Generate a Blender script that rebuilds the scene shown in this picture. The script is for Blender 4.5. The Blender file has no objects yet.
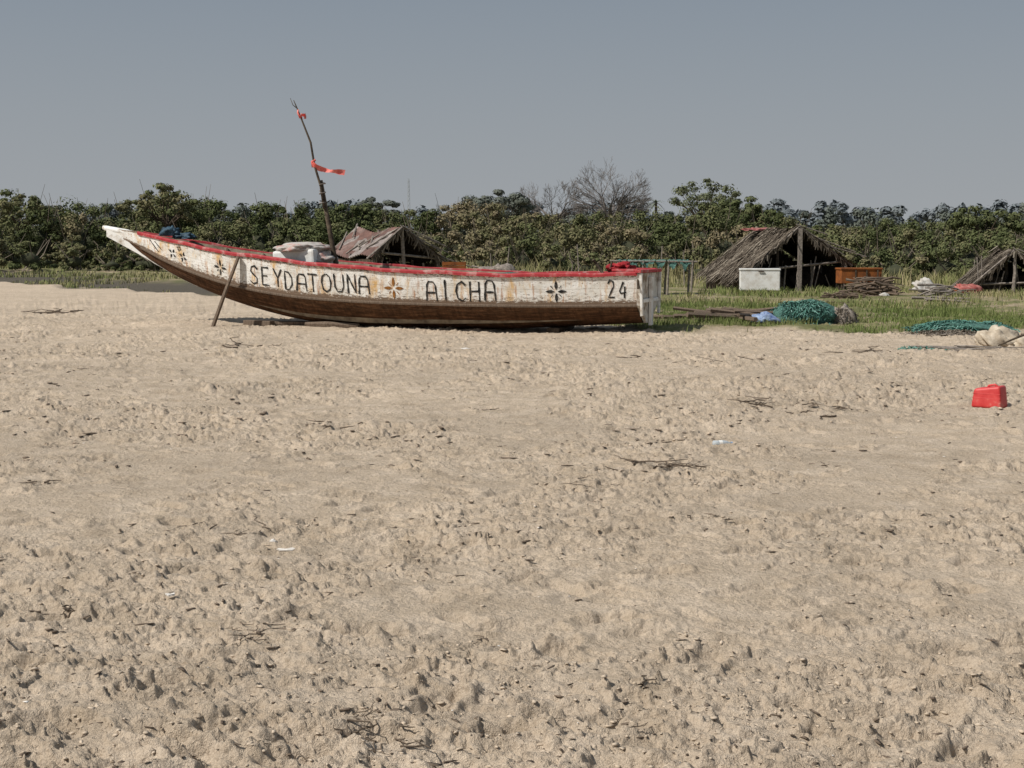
import bpy, bmesh, math, random
import numpy as np
from mathutils import Vector, Matrix
random.seed(7); rng=np.random.default_rng(7)
scene=bpy.context.scene
R=math.radians

# ------------------------------------------------------------ helpers
def link(o,parent=None):
    scene.collection.objects.link(o)
    if parent is not None: o.parent=parent
    return o
def empty(name,loc=(0,0,0),rz=0):
    e=bpy.data.objects.new(name,None); e.location=loc; e.rotation_euler=(0,0,rz)
    e.empty_display_size=0.3
    return link(e)
def fast_mesh(name,V,F,mat,parent=None,smooth=False,attrs=None,fattrs=None,k=None):
    V=np.asarray(V,dtype=np.float32); F=np.asarray(F,dtype=np.int32); k=F.shape[1]
    m=bpy.data.meshes.new(name)
    m.vertices.add(len(V)); m.vertices.foreach_set('co',V.ravel())
    m.loops.add(F.size); m.loops.foreach_set('vertex_index',F.ravel())
    m.polygons.add(len(F)); m.polygons.foreach_set('loop_start',np.arange(len(F),dtype=np.int32)*k)
    m.update(calc_edges=True)
    for n,a in (attrs or {}).items():
        at=m.attributes.new(n,'FLOAT','POINT'); at.data.foreach_set('value',np.asarray(a,dtype=np.float32))
    for n,a in (fattrs or {}).items():
        at=m.attributes.new(n,'FLOAT','FACE'); at.data.foreach_set('value',np.asarray(a,dtype=np.float32))
    if smooth: m.shade_smooth()
    m.materials.append(mat)
    return link(bpy.data.objects.new(name,m),parent)
def py_mesh(name,V,F,mat,parent=None,smooth=False):
    m=bpy.data.meshes.new(name); m.from_pydata([tuple(v) for v in V],[],[tuple(f) for f in F]); m.update()
    if smooth: m.shade_smooth()
    m.materials.append(mat)
    return link(bpy.data.objects.new(name,m),parent)
class MB:
    def __init__(s): s.V=[]; s.F=[]
    def add(s,V,F):
        o=len(s.V); s.V+= [tuple(v) for v in V]; s.F+=[tuple(i+o for i in f) for f in F]
    def tube(s,pts,rad,n=7,cap=True,flat=1.0):
        pts=[Vector(p) for p in pts]; V=[];F=[]
        ref=Vector((0.13,0.21,1)).normalized()
        for i,p in enumerate(pts):
            t=(pts[min(i+1,len(pts)-1)]-pts[max(i-1,0)]).normalized()
            a=t.cross(ref)
            if a.length<1e-3: a=t.cross(Vector((1,0,0)))
            a.normalize(); b=t.cross(a)
            r=rad[i] if hasattr(rad,'__len__') else rad
            for j in range(n):
                an=2*math.pi*j/n
                V.append(p+a*math.cos(an)*r+b*math.sin(an)*r*flat)
        for i in range(len(pts)-1):
            for j in range(n):
                F.append((i*n+j,i*n+(j+1)%n,(i+1)*n+(j+1)%n,(i+1)*n+j))
        if cap:
            F.append(tuple(range(n))[::-1]); F.append(tuple((len(pts)-1)*n+j for j in range(n)))
        s.add(V,F)
    def box(s,c,size,rz=0,rx=0,ry=0,bev=0.0,seg=2):
        bm=bmesh.new(); bmesh.ops.create_cube(bm,size=1)
        bmesh.ops.scale(bm,vec=size,verts=bm.verts)
        if bev>0: bmesh.ops.bevel(bm,geom=list(bm.edges),offset=bev,segments=seg,affect='EDGES',profile=.6)
        M=Matrix.Translation(c)@Matrix.Rotation(rz,4,'Z')@Matrix.Rotation(rx,4,'X')@Matrix.Rotation(ry,4,'Y')
        bm.verts.index_update()
        V=[M@v.co for v in bm.verts]; F=[[v.index for v in f.verts] for f in bm.faces]
        bm.free(); s.add(V,F)
    def obj(s,name,mat,parent=None,smooth=False): return py_mesh(name,s.V,s.F,mat,parent,smooth)

def hsh(ix,iy,seed):
    h=(ix.astype(np.int64)*374761393+iy.astype(np.int64)*668265263+seed*1442695041)&0xffffffff
    h=((h^(h>>13))*1274126177)&0xffffffff
    h=h^(h>>16)
    return (h&0xffffff)/float(0xffffff)
def vn(x,y,sc,seed=0):
    x=np.asarray(x)/sc; y=np.asarray(y)/sc
    a=seed*1.37; ca,sa=math.cos(a),math.sin(a); x,y=x*ca-y*sa,x*sa+y*ca
    xi=np.floor(x);yi=np.floor(y);fx=x-xi;fy=y-yi
    fx=fx*fx*(3-2*fx);fy=fy*fy*(3-2*fy)
    a=hsh(xi,yi,seed);b=hsh(xi+1,yi,seed);c=hsh(xi,yi+1,seed);d=hsh(xi+1,yi+1,seed)
    return (a*(1-fx)+b*fx)*(1-fy)+(c*(1-fx)+d*fx)*fy
def fb(x,y,sc,seed): return .5*vn(x,y,sc,seed)+.3*vn(x,y,sc*.47,seed+1)+.2*vn(x,y,sc*.21,seed+2)
def sstep(a,b,x):
    t=np.clip((x-a)/(b-a),0,1); return t*t*(3-2*t)

# ------------------------------------------------------------ materials
def nm(name):
    m=bpy.data.materials.new(name); m.use_nodes=True
    nt=m.node_tree; return m,nt,nt.nodes,nt.links,nt.nodes['Principled BSDF']
def ramp(N,stops,interp='LINEAR'):
    r=N.new('ShaderNodeValToRGB'); r.color_ramp.interpolation=interp
    e=r.color_ramp.elements
    while len(e)<len(stops): e.new(.5)
    for i,(p,c) in enumerate(stops):
        e[i].position=p; e[i].color=(c[0],c[1],c[2],1) if hasattr(c,'__len__') else (c,c,c,1)
    return r
def noise(N,L,vec,scale,detail=4,rough=.6,dist=0):
    n=N.new('ShaderNodeTexNoise'); n.inputs['Scale'].default_value=scale; n.inputs['Detail'].default_value=detail
    n.inputs['Roughness'].default_value=rough; n.inputs['Distortion'].default_value=dist
    if vec is not None: L.new(vec,n.inputs['Vector'])
    return n
def mixc(N,L,f,a,b,mode='MIX'):
    m=N.new('ShaderNodeMix'); m.data_type='RGBA'; m.blend_type=mode
    for s,v in ((m.inputs[0],f),(m.inputs[6],a),(m.inputs[7],b)):
        if isinstance(v,(int,float)): s.default_value=v
        elif isinstance(v,tuple): s.default_value=(v[0],v[1],v[2],1)
        else: L.new(v,s)
    return m.outputs[2]
def mapping(N,L,vec,sc=(1,1,1),rot=(0,0,0)):
    m=N.new('ShaderNodeMapping'); m.inputs['Scale'].default_value=sc; m.inputs['Rotation'].default_value=rot
    L.new(vec,m.inputs['Vector']); return m.outputs[0]
def bump(N,L,h,strength,dist,B,prev=None):
    b=N.new('ShaderNodeBump'); b.inputs['Strength'].default_value=strength; b.inputs['Distance'].default_value=dist
    L.new(h,b.inputs['Height'])
    if prev: L.new(prev,b.inputs['Normal'])
    L.new(b.outputs[0],B.inputs['Normal']); return b.outputs[0]
def simple(name,c1,c2,scale=6,rough=.85,bs=.3,bd=.02,stretch=(1,1,1),lo=.35,hi=.65,spec=.2,c3=None):
    m,nt,N,L,B=nm(name); tc=N.new('ShaderNodeTexCoord')
    v=mapping(N,L,tc.outputs['Object'],stretch)
    n=noise(N,L,v,scale,5,.65)
    st=[(lo,c1),(hi,c2)] if c3 is None else [(lo,c1),((lo+hi)/2,c2),(hi,c3)]
    r=ramp(N,st); L.new(n.outputs[0],r.inputs[0]); L.new(r.outputs[0],B.inputs['Base Color'])
    B.inputs['Roughness'].default_value=rough; B.inputs['Specular IOR Level'].default_value=spec
    bump(N,L,n.outputs[0],bs,bd,B); return m
def tintmat(name,stops):
    m,nt,N,L,B=nm(name); a=N.new('ShaderNodeAttribute'); a.attribute_name='tint'
    r=ramp(N,stops); L.new(a.outputs['Fac'],r.inputs[0])
    D=N.new('ShaderNodeBsdfDiffuse'); L.new(r.outputs[0],D.inputs['Color']); L.new(D.outputs[0],N['Material Output'].inputs[0])
    N.remove(B)
    return m

M_wood=simple('weathered_wood',(.08,.058,.042),(.20,.15,.11),12,.9,.5,.01,(6,6,.6))
M_greywood=simple('grey_driftwood',(.13,.11,.095),(.30,.26,.22),14,.9,.5,.01)
M_darkwood=simple('dark_branches',(.035,.026,.019),(.11,.085,.06),10,.95)
M_twig=simple('dry_twig_bark',(.055,.042,.031),(.17,.13,.095),10,.95)
M_scrubstem=simple('scrub_stems',(.11,.09,.07),(.18,.15,.115),2,.95)
M_bark=simple('pale_bark',(.12,.105,.095),(.19,.17,.155),3,.95)
M_thatchdark=simple('hut_interior_shade',(.012,.010,.008),(.04,.03,.022),5,.95)  # near-black: the shade inside the huts is put into the colour
M_letter=simple('black_brush_paint',(.012,.012,.012),(.11,.10,.085),20,.6,.1,.002,lo=.46,hi=.72)
M_brownpaint=simple('brown_brush_paint',(.16,.06,.015),(.3,.13,.03),20,.6,.1,.002)
M_red=simple('worn_red_paint',(.28,.02,.03),(.38,.045,.05),4.5,.6,.2,.004,lo=.3,hi=.74,c3=(.48,.33,.30))
M_redcloth=simple('red_cloth',(.20,.012,.018),(.36,.03,.035),6,.8,.4,.02)
M_flag=simple('faded_red_flag',(.62,.11,.09),(.75,.24,.2),6,.8,.1,.01)
M_blue=simple('dark_blue_tarp',(.015,.03,.045),(.05,.10,.14),9,.6,.5,.03)
M_bluebag=simple('blue_plastic_sack',(.06,.10,.24),(.3,.38,.5),9,.5,.4,.02)
M_white=simple('dirty_white_enamel',(.72,.72,.69),(.5,.46,.40),5,.5,.1,.003,lo=.45,hi=.78)
M_dirtywhite=simple('dirty_white_plastic_sack',(.52,.51,.48),(.36,.32,.27),5,.7,.3,.02)
M_pinktarp=simple('pink_grey_cloth',(.40,.37,.34),(.40,.22,.19),5,.85,.6,.04,lo=.5,hi=.62)
M_orange=simple('rusty_orange_panel',(.30,.10,.025),(.14,.05,.02),4,.8,.2,.01)
M_sack=simple('pale_sack_cloth',(.32,.26,.19),(.54,.47,.37),7,.9,.6,.03)
M_straw=tintmat('thatch_palm_fronds',[(0,(.045,.036,.028)),(.5,(.14,.115,.09)),(1,(.31,.27,.215))])
M_net=tintmat('green_fishing_net',[(0,(.03,.08,.066)),(.5,(.09,.21,.17)),(1,(.22,.36,.31))])
M_netcore=simple('net_bundle',(.035,.08,.066),(.10,.21,.175),30,.9,.9,.03)

# sand / terrain -------------------------------------------------
def terrain_mat():
    m,nt,N,L,B=nm('beach_sand_and_scrub'); tc=N.new('ShaderNodeTexCoord'); P=tc.outputs['Object']
    big=noise(N,L,P,.45,3,.6); mid=noise(N,L,P,3.2,4,.65); fine=noise(N,L,P,60,3,.7); grain=noise(N,L,P,260,1,.7)
    r1=ramp(N,[(.3,(.455,.365,.268)),(.52,(.535,.436,.33)),(.72,(.61,.505,.392))]); L.new(mid.outputs[0],r1.inputs[0])
    rb=ramp(N,[(.3,(.86,.86,.86)),(.7,(1.06,1.06,1.06))]); L.new(big.outputs[0],rb.inputs[0])
    c=mixc(N,L,1.0,r1.outputs[0],rb.outputs[0],'MULTIPLY')
    rf=ramp(N,[(.28,(.60,.57,.54)),(.5,(1,1,1)),(.75,(1.16,1.15,1.13))]); L.new(fine.outputs[0],rf.inputs[0])
    c=mixc(N,L,.75,c,rf.outputs[0],'MULTIPLY')
    rg=ramp(N,[(.25,(.66,.64,.62)),(.5,(1,1,1)),(.78,(1.24,1.24,1.22))]); L.new(grain.outputs[0],rg.inputs[0])
    c=mixc(N,L,.6,c,rg.outputs[0],'MULTIPLY')
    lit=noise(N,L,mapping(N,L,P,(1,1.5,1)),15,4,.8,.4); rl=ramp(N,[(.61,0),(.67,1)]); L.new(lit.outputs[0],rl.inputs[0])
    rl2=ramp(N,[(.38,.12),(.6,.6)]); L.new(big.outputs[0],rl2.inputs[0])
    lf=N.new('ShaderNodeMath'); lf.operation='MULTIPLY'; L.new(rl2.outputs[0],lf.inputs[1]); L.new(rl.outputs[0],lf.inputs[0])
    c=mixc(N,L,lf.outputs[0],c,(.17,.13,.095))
    ga=N.new('ShaderNodeAttribute'); ga.attribute_name='grass'
    gn=noise(N,L,P,.55,4,.7); rgn=ramp(N,[(.3,(.11,.105,.05)),(.44,(.16,.165,.07)),(.54,(.26,.215,.13)),(.66,(.40,.32,.23))]); L.new(gn.outputs[0],rgn.inputs[0])
    c=mixc(N,L,ga.outputs['Fac'],c,rgn.outputs[0])
    ma=N.new('ShaderNodeAttribute'); ma.attribute_name='mud'
    c=mixc(N,L,ma.outputs['Fac'],c,(.10,.088,.07))
    L.new(c,B.inputs['Base Color']); B.inputs['Roughness'].default_value=.95; B.inputs['Specular IOR Level'].default_value=.05
    m2=noise(N,L,P,24,5,.78)
    bump(N,L,m2.outputs[0],.9,.04,B)
    return m
def Yb(x,y):
    return np.interp(x,[-60,-23,-11.4,-2,1.5,2.8,6,9,20,60],[85,64,51,34,28.2,26.6,26,25.6,24.5,22])
def terr(x,y):
    return .55*sstep(55,110,y)+.5*(vn(x,y,23,5)-.5)*sstep(58,80,y)
def patchf(x,y): return sstep(.36,.62,fb(x,y,1.5,9))
def micro(x,y):
    wx=x+.09*(vn(x,y,.22,71)-.5)+.03*(vn(x,y,.07,72)-.5); wy=y+.09*(vn(x,y,.22,73)-.5)+.03*(vn(x,y,.07,74)-.5)
    h=.065*(vn(x,y,2.6,1)-.5)+.045*(vn(x,y,1.0,2)-.5)
    h+=.036*(fb(wx,wy,.42,3)-.5)
    patch=patchf(x,y)
    n1=fb(wx,wy*1.6,.24,60); n2=fb(wx,wy*1.5,.11,64); n3=fb(wx,wy*1.3,.45,67)
    h+=(.003+.012*patch)*sstep(.50,.54,n1)*(.7+.6*(1-np.abs(n1-.5)*3))
    h+=(.003+.010*patch)*sstep(.56,.595,n2)
    h-=(.004+.015*patch)*sstep(.60,.65,n3)
    h+=(.004+.010*patch)*(vn(wx,wy,.055,4)-.5)
    h+=(.003+.006*patch)*(vn(x,y,.024,7)-.5)
    h+=.019*patch*sstep(.66,.71,fb(wx,wy*1.7,.22,80))
    return h
def build_ground():
    th=np.concatenate([np.linspace(-180,-25,50,endpoint=False),np.linspace(-25,25,980,endpoint=False),np.linspace(25,180,50)])
    th=np.radians(th)
    r=np.concatenate([np.linspace(.2,3.5,14),np.exp(np.linspace(np.log(3.6),np.log(12),560)),np.exp(np.linspace(np.log(12.03),np.log(36),330)),np.exp(np.linspace(np.log(36.6),np.log(5000),140))])
    RR,TT=np.meshgrid(r,th,indexing='ij'); X=RR*np.sin(TT); Y=RR*np.cos(TT)
    near=1-sstep(34,60,RR); ang=1-.7*sstep(R(26),R(40),np.abs(TT))
    Z=terr(X,Y)+micro(X,Y)*near*ang*(1+.40*sstep(7,20,RR))
    nb=(vn(X,Y,1.7,31)-.5)*2.2+(vn(X,Y,.5,32)-.5)*1.0
    d=Y-Yb(X,Y)+nb*(1+RR*.01)
    grass=sstep(-.3,.9,d)
    mud=sstep(-1,1,d)*(1-sstep(8,12,d))*(1-sstep(-12,-8,X))*sstep(40,44,Y)
    Z+=-.15*mud+ .05*grass*vn(X,Y,.8,33)
    frng=np.random.default_rng(3)
    prints=[]
    for t in range(28):
        x=frng.uniform(-8,8); y=frng.uniform(3,14); a=frng.uniform(-1.4,1.4)
        for k in range(34):
            x+=.62*math.sin(a); y+=.62*math.cos(a); a+=frng.uniform(-.12,.12)
            sd=.11*(1 if k%2 else -1)
            prints.append((x+sd*math.cos(a),y-sd*math.sin(a),a+.15*(1 if k%2 else -1),frng.uniform(.4,1.1)))
    for k in range(640):
        yy=math.exp(frng.uniform(math.log(3.6),math.log(28)))
        prints.append((frng.uniform(-.45,.45)*yy,yy,frng.uniform(0.6,2.5),frng.uniform(.2,1.3)))
    for (x,y,a,dp) in prints:
        rr=math.hypot(x,y); 
        if rr<3.7 or rr>30: continue
        i0,i1=np.searchsorted(r,[rr-.4,rr+.4]); 
        tt=math.atan2(x,y); w=.4/rr
        j0,j1=np.searchsorted(th,[tt-w,tt+w])
        if j1-j0<2 or i1-i0<2: continue
        xs=X[i0:i1,j0:j1]; ys=Y[i0:i1,j0:j1]
        dx=xs-x; dy=ys-y
        u=dx*math.sin(a)+dy*math.cos(a); v=dx*math.cos(a)-dy*math.sin(a)
        q=np.sqrt((u/.14)**2+(v/.065)**2)+.9*(fb(xs,ys,.1,40)-.5)
        Z[i0:i1,j0:j1]+=dp*(-.028*(1-sstep(.4,1.02,q))+.014*np.exp(-((q-1.25)/.25)**2)*(.3+1.3*vn(xs,ys,.09,45)))
    n0,n1=RR.shape
    idx=np.arange(n0*n1).reshape(n0,n1)
    F=np.stack([idx[:-1,:-1],idx[:-1,1:],idx[1:,1:],idx[1:,:-1]],-1).reshape(-1,4)[:, ::-1]
    V=np.stack([X,Y,Z],-1).reshape(-1,3)
    o=fast_mesh('ground',V,F,terrain_mat(),smooth=True,attrs={'grass':grass.ravel(),'mud':mud.ravel()})
    return r,th,Z,grass
gr,gth,GZ,GG=build_ground()
def gz(x,y):
    x=np.asarray(x,dtype=float);y=np.asarray(y,dtype=float)
    i=np.clip(np.searchsorted(gr,np.hypot(x,y)),0,len(gr)-1); j=np.clip(np.searchsorted(gth,np.arctan2(x,y)),0,len(gth)-1)
    return GZ[i,j]
def g1(x,y): return float(gz(x,y))

# ------------------------------------------------------------ small ground litter
def ico():
    bm=bmesh.new(); bmesh.ops.create_icosphere(bm,subdivisions=1,radius=1)
    V=np.array([v.co[:] for v in bm.verts]); F=np.array([[v.index for v in f.verts] for f in bm.faces]); bm.free(); return V,F
IV,IF=ico()
def lumps(x,y,smin,smax,flat,power,el):
    n=len(x); s=(smin+(smax-smin)*rng.random(n)**power); z=gz(x,y)
    V=IV[None]*(1+rng.uniform(-.55,.45,(n,len(IV),1)))
    V=V*np.stack([s*rng.uniform(.8,el,n),s*rng.uniform(.6,1.1,n),s*flat*rng.uniform(.6,1.1,n)],-1)[:,None,:]
    a=rng.uniform(0,6.28,n); c,sn=np.cos(a)[:,None],np.sin(a)[:,None]
    V=np.stack([V[...,0]*c-V[...,1]*sn,V[...,0]*sn+V[...,1]*c,V[...,2]],-1)
    V+=np.stack([x,y,z+s*.1],-1)[:,None,:]
    F=IF[None]+np.arange(n)[:,None,None]*len(IV)
    return V.reshape(-1,3),F.reshape(-1,3)
def scatter_lumps(name,groups,mat,mask=True,xspread=.42):
    Vs=[];Fs=[];o=0
    for (n,smin,smax,flat,power,el,ymin,ymax) in groups:
        y=np.exp(rng.uniform(np.log(ymin),np.log(ymax),n)); x=rng.uniform(-xspread,xspread,n)*y
        if mask:
            k=rng.random(n)<patchf(x,y)*.95+.08; x=x[k];y=y[k]
        V,F=lumps(x,y,smin,smax,flat,power,el); Vs.append(V);Fs.append(F+o);o+=len(V)
    return fast_mesh(name,np.concatenate(Vs),np.concatenate(Fs),mat)
M_clod=simple('sand_crust',(.42,.34,.25),(.55,.45,.345),40,.95,.5,.006)
M_litter_shadow=simple('dark_litter_shadow_flecks',(.06,.045,.033),(.20,.15,.11),25,.95,.3,.005)
M_shell=simple('shell_white',(.6,.56,.5),(.78,.75,.7),25,.6,.2,.003)
scatter_lumps('sand_clods',[(9000,.002,.012,.5,3,1.7,3.8,12),(4000,.006,.022,.45,2.5,1.8,11,27)],M_clod)
scatter_lumps('litter_shadow_flecks',[(4200,.002,.013,.28,2.8,3.6,3.8,12),(3200,.006,.026,.34,2.3,3.4,10,27)],M_litter_shadow)  # dark flecks: real litter, and painted stand-ins for the shadows of crust lumps
scatter_lumps('shell_fragments',[(150,.003,.010,.4,2.5,1.5,3.8,26)],M_shell,mask=False)

def twig(mb,x,y,n=6,L=.25,r=.004):
    for k in range(n):
        a=random.uniform(-1.1,1.1)+(math.pi if random.random()<.5 else 0); l=L*random.uniform(.3,1.2)
        px,py=x+random.gauss(0,.5)*L,y+random.gauss(0,.5)*L
        pts=[]; rr=r*random.uniform(.5,1.1); zz=g1(px,py)+rr
        sl=random.uniform(-.02,.2)
        for i in range(6):
            t=i/5; qx=px+math.cos(a)*l*t; qy=py+math.sin(a)*l*t
            a+=random.uniform(-.4,.4)
            pts.append((qx,qy,max(g1(qx,qy)+rr*.7,zz+sl*l*t)))
        mb.tube(pts,[rr*1.2,rr*1.1,rr,rr*.9,rr*.7,rr*.4],5)
        if random.random()<.7:
            b=Vector(pts[3]); mb.tube([b,b+Vector((random.uniform(-.35,.35)*l,random.uniform(-.35,.35)*l,.06*l))],[rr*.6,rr*.3],4)
        if k%2==0:
            bx,by=x+random.gauss(0,.5)*L,y+random.gauss(0,.4)*L; z=g1(bx,by); s=r*random.uniform(1,2.4); an=random.uniform(0,6)
            d=Vector((math.cos(an)*s*2.2,math.sin(an)*s*2.2,s*.3)); e=Vector((-math.sin(an)*s,math.cos(an)*s,s*.4)); c=Vector((bx,by,z+s*.5))
            mb.add([c-d,c-e,c+d,c+e+Vector((0,0,s*.4))],[(0,1,2),(0,2,3)])
for (x,y,n,L,r) in [(1.07,10.0,14,.34,.005),(-.43,4.42,15,.17,.0032),(3.05,19.2,7,.45,.008),(.42,9.2,6,.2,.0045),(2.46,14.2,6,.22,.008),
      (2.95,13.7,10,.40,.008),(-1.27,7.38,3,.14,.003),(-1.96,5.93,7,.08,.0055),(-1.06,5.54,7,.17,.0035),(-1.55,7.86,5,.28,.004),(-1.6,12.3,6,.22,.008),
      (-11.5,35,12,.7,.014),(-4.36,22.4,6,.4,.010),(-.72,4.25,3,.12,.0025),(1.9,21,3,.3,.008),(-.1,5.6,3,.09,.003),(5.6,21,7,.5,.009),(.25,4.6,3,.12,.0025),
      (-2.6,6.9,4,.07,.0045),(.7,6.6,4,.07,.0045),(-3.2,9.4,4,.12,.0055),(2.3,10.2,4,.1,.005),(-.3,13.5,4,.13,.0065),(3.9,9.6,4,.1,.005),(1.2,8.0,4,.08,.006),(.45,5.0,4,.06,.005),(1.05,8.05,3,.05,.005)]:
    mb=MB(); twig(mb,x,y,n,L,r); mb.obj('dried_twigs',M_twig)

# ------------------------------------------------------------ boat
def cr(keys):
    xs=np.array([k[0] for k in keys],float); ys=np.array([k[1] for k in keys],float)
    ms=np.gradient(ys,xs)
    def f(s):
        s=float(min(max(s,xs[0]),xs[-1])); i=min(int(np.searchsorted(xs,s,side='right'))-1,len(xs)-2)
        h=xs[i+1]-xs[i]; t=(s-xs[i])/h
        return float((2*t**3-3*t**2+1)*ys[i]+(t**3-2*t**2+t)*h*ms[i]+(-2*t**3+3*t**2)*ys[i+1]+(t**3-t**2)*h*ms[i+1])
    return f
zg=cr([(-.1,1.15),(2,1.11),(4,1.16),(6,1.27),(8,1.46),(9,1.58),(10.3,1.80),(11.1,1.94),(12.0,2.04)])
zc=cr([(-.1,.54),(2,.51),(4,.52),(6,.57),(7,.63),(8,.75),(9,.94),(10.3,1.31),(11.1,1.62),(12.0,1.95)])
zk=cr([(-.1,.19),(1,.12),(2,.06),(4,.0),(6,.01),(7,.1),(8,.29),(9,.56),(10.3,1.06),(11.1,1.46),(12.0,1.88)])
bb=cr([(-.1,.74),(2,.93),(4,1.0),(6,.95),(8,.76),(9,.6),(10.3,.32),(11.1,.13),(12.0,.035)])
LB=12.0
boat=empty('wooden_fishing_boat',(2.45,26.65,0),R(160))

def paint_mat():
    m,nt,N,L,B=nm('hull_white_paint'); uv=N.new('ShaderNodeUVMap'); uv.uv_map='UVMap'; P=uv.outputs[0]
    n1=noise(N,L,mapping(N,L,P,(1,1,1)),2.2,5,.6); rw=ramp(N,[(.35,(.66,.63,.56)),(.6,(.81,.80,.76))]); L.new(n1.outputs[0],rw.inputs[0])
    st=noise(N,L,mapping(N,L,P,(2.4,.45,1)),1.5,5,.7,.3); rs=ramp(N,[(.52,0),(.66,1)]); L.new(st.outputs[0],rs.inputs[0])
    c=mixc(N,L,rs.outputs[0],rw.outputs[0],(.62,.40,.17))
    st2=noise(N,L,mapping(N,L,P,(9,.8,1)),1.6,5,.7); rs2=ramp(N,[(.54,0),(.66,.85)]); L.new(st2.outputs[0],rs2.inputs[0])
    c=mixc(N,L,rs2.outputs[0],c,(.42,.20,.09))
    dn=noise(N,L,mapping(N,L,P,(1.6,2.4,1)),3,8,.78); rd=ramp(N,[(.50,0),(.66,.65)]); L.new(dn.outputs[0],rd.inputs[0])
    c=mixc(N,L,rd.outputs[0],c,(.40,.35,.29))
    sep=N.new('ShaderNodeSeparateXYZ'); L.new(P,sep.inputs[0])
    edge=ramp(N,[(0,.32),(.18,.11),(.5,.05),(.85,.09),(1,.24)]); L.new(sep.outputs[1],edge.inputs[0])
    ch=noise(N,L,mapping(N,L,P,(1.4,3,1)),6,10,.85); ad=N.new('ShaderNodeMath'); ad.operation='ADD'; L.new(ch.outputs[0],ad.inputs[0]); L.new(edge.outputs[0],ad.inputs[1])
    rc=ramp(N,[(.625,0),(.655,1)]); L.new(ad.outputs[0],rc.inputs[0])
    c=mixc(N,L,rc.outputs[0],c,(.16,.11,.075))
    sm=N.new('ShaderNodeMath'); sm.operation='SUBTRACT'; sm.inputs[1].default_value=.52; L.new(sep.outputs[1],sm.inputs[0])
    sa=N.new('ShaderNodeMath'); sa.operation='ABSOLUTE'; L.new(sm.outputs[0],sa.inputs[0])
    rsm=ramp(N,[(0,1),(.012,0)]); L.new(sa.outputs[0],rsm.inputs[0])
    sf=N.new('ShaderNodeMath'); sf.operation='MULTIPLY'; sf.inputs[1].default_value=.5; L.new(rsm.outputs[0],sf.inputs[0])
    c=mixc(N,L,sf.outputs[0],c,(.22,.17,.12))
    L.new(c,B.inputs['Base Color']); B.inputs['Roughness'].default_value=.7; B.inputs['Specular IOR Level'].default_value=.2
    bump(N,L,ad.outputs[0],.4,.01,B); return m
def bottom_mat():
    m,nt,N,L,B=nm('hull_bottom_worn'); uv=N.new('ShaderNodeUVMap'); uv.uv_map='UVMap'; P=uv.outputs[0]
    n1=noise(N,L,mapping(N,L,P,(.9,5,1)),2.4,10,.78); r=ramp(N,[(.34,(.028,.016,.010)),(.5,(.085,.044,.024)),(.6,(.16,.085,.048)),(.74,(.27,.18,.115))]); L.new(n1.outputs[0],r.inputs[0])
    n2=noise(N,L,mapping(N,L,P,(6,1,1)),2,6,.7); rr=ramp(N,[(.35,(.55,.55,.55)),(.65,(1.2,1.15,1.1))]); L.new(n2.outputs[0],rr.inputs[0])
    c=mixc(N,L,1.0,r.outputs[0],rr.outputs[0],'MULTIPLY')
    sep=N.new('ShaderNodeSeparateXYZ'); L.new(P,sep.inputs[0])
    n3=noise(N,L,mapping(N,L,P,(3,3,1)),4,8,.8); 
    top=ramp(N,[(.6,0),(.95,.3),(1,.4)]); L.new(sep.outputs[1],top.inputs[0]); ml=N.new('ShaderNodeMath'); ml.operation='MULTIPLY'; r3=ramp(N,[(.45,0),(.62,1)]); L.new(n3.outputs[0],r3.inputs[0]); L.new(top.outputs[0],ml.inputs[0]); L.new(r3.outputs[0],ml.inputs[1])
    c=mixc(N,L,ml.outputs[0],c,(.30,.21,.14))
    L.new(c,B.inputs['Base Color']); B.inputs['Roughness'].default_value=.88; B.inputs['Specular IOR Level'].default_value=.12
    bump(N,L,n1.outputs[0],.7,.025,B); return m
M_hull=paint_mat(); M_bot=bottom_mat()
M_inner=simple('boat_interior_wood',(.13,.10,.07),(.30,.25,.18),6,.85)

def strip_surface(name,secs,mat,vrange=(0,1),s0=-.1,s1=LB,ns=120,smooth=True):
    S=np.linspace(s0,s1,ns); rows=[secs(s) for s in S]; k=len(rows[0])
    V=[];F=[];UV=[]
    for i,s in enumerate(S):
        for j,(l,z) in enumerate(rows[i]): V.append((s,l,z)); UV.append((s,j/(k-1)))
    for i in range(ns-1):
        for j in range(k-1): F.append((i*k+j,(i+1)*k+j,(i+1)*k+j+1,i*k+j+1))
    o=py_mesh(name,V,F,mat,boat,smooth); me=o.data; ul=me.uv_layers.new(name='UVMap')
    for l in me.loops: ul.data[l.index].uv=UV[l.vertex_index]
    return o
def wob(s,k): return .006*math.sin(s*3.1+k)+.004*math.sin(s*7.3+2*k)
CH=.90
def side_pt(s,v,sg=1,off=0):
    b=bb(s); return (s, sg*((b*CH)*(1-v)+b*v+off+wob(s,0)), zc(s)*(1-v)+zg(s)*v)
for sg in (1,-1):
    strip_surface('hull_side',lambda s:[side_pt(s,v,sg)[1:] for v in np.linspace(0,1,6)],M_hull)
    def bot(s):
        b=bb(s)*CH-.012; kb=min(.16,b*.5); out=[]
        for t in np.linspace(0,1,7):
            l=kb+(b-kb)*(t**.72); z=zk(s)+(zc(s)-.0-zk(s))*t**1.15
            out.append((sg*(l+wob(s,0)*t),z))
        return out
    strip_surface('hull_bottom',bot,M_bot)
    strip_surface('hull_inner_lining',lambda s:[(sg*max(.0,(bb(s)-.05)*(.55+.45*t)),(zk(s)+.12)+(zg(s)-.02-zk(s)-.12)*t) for t in np.linspace(0,1,5)],M_inner)
strip_surface('keel_plank',lambda s:[(l*min(.16,bb(s)*CH*.5),zk(s)) for l in (-1,0,1)],M_bot)
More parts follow.
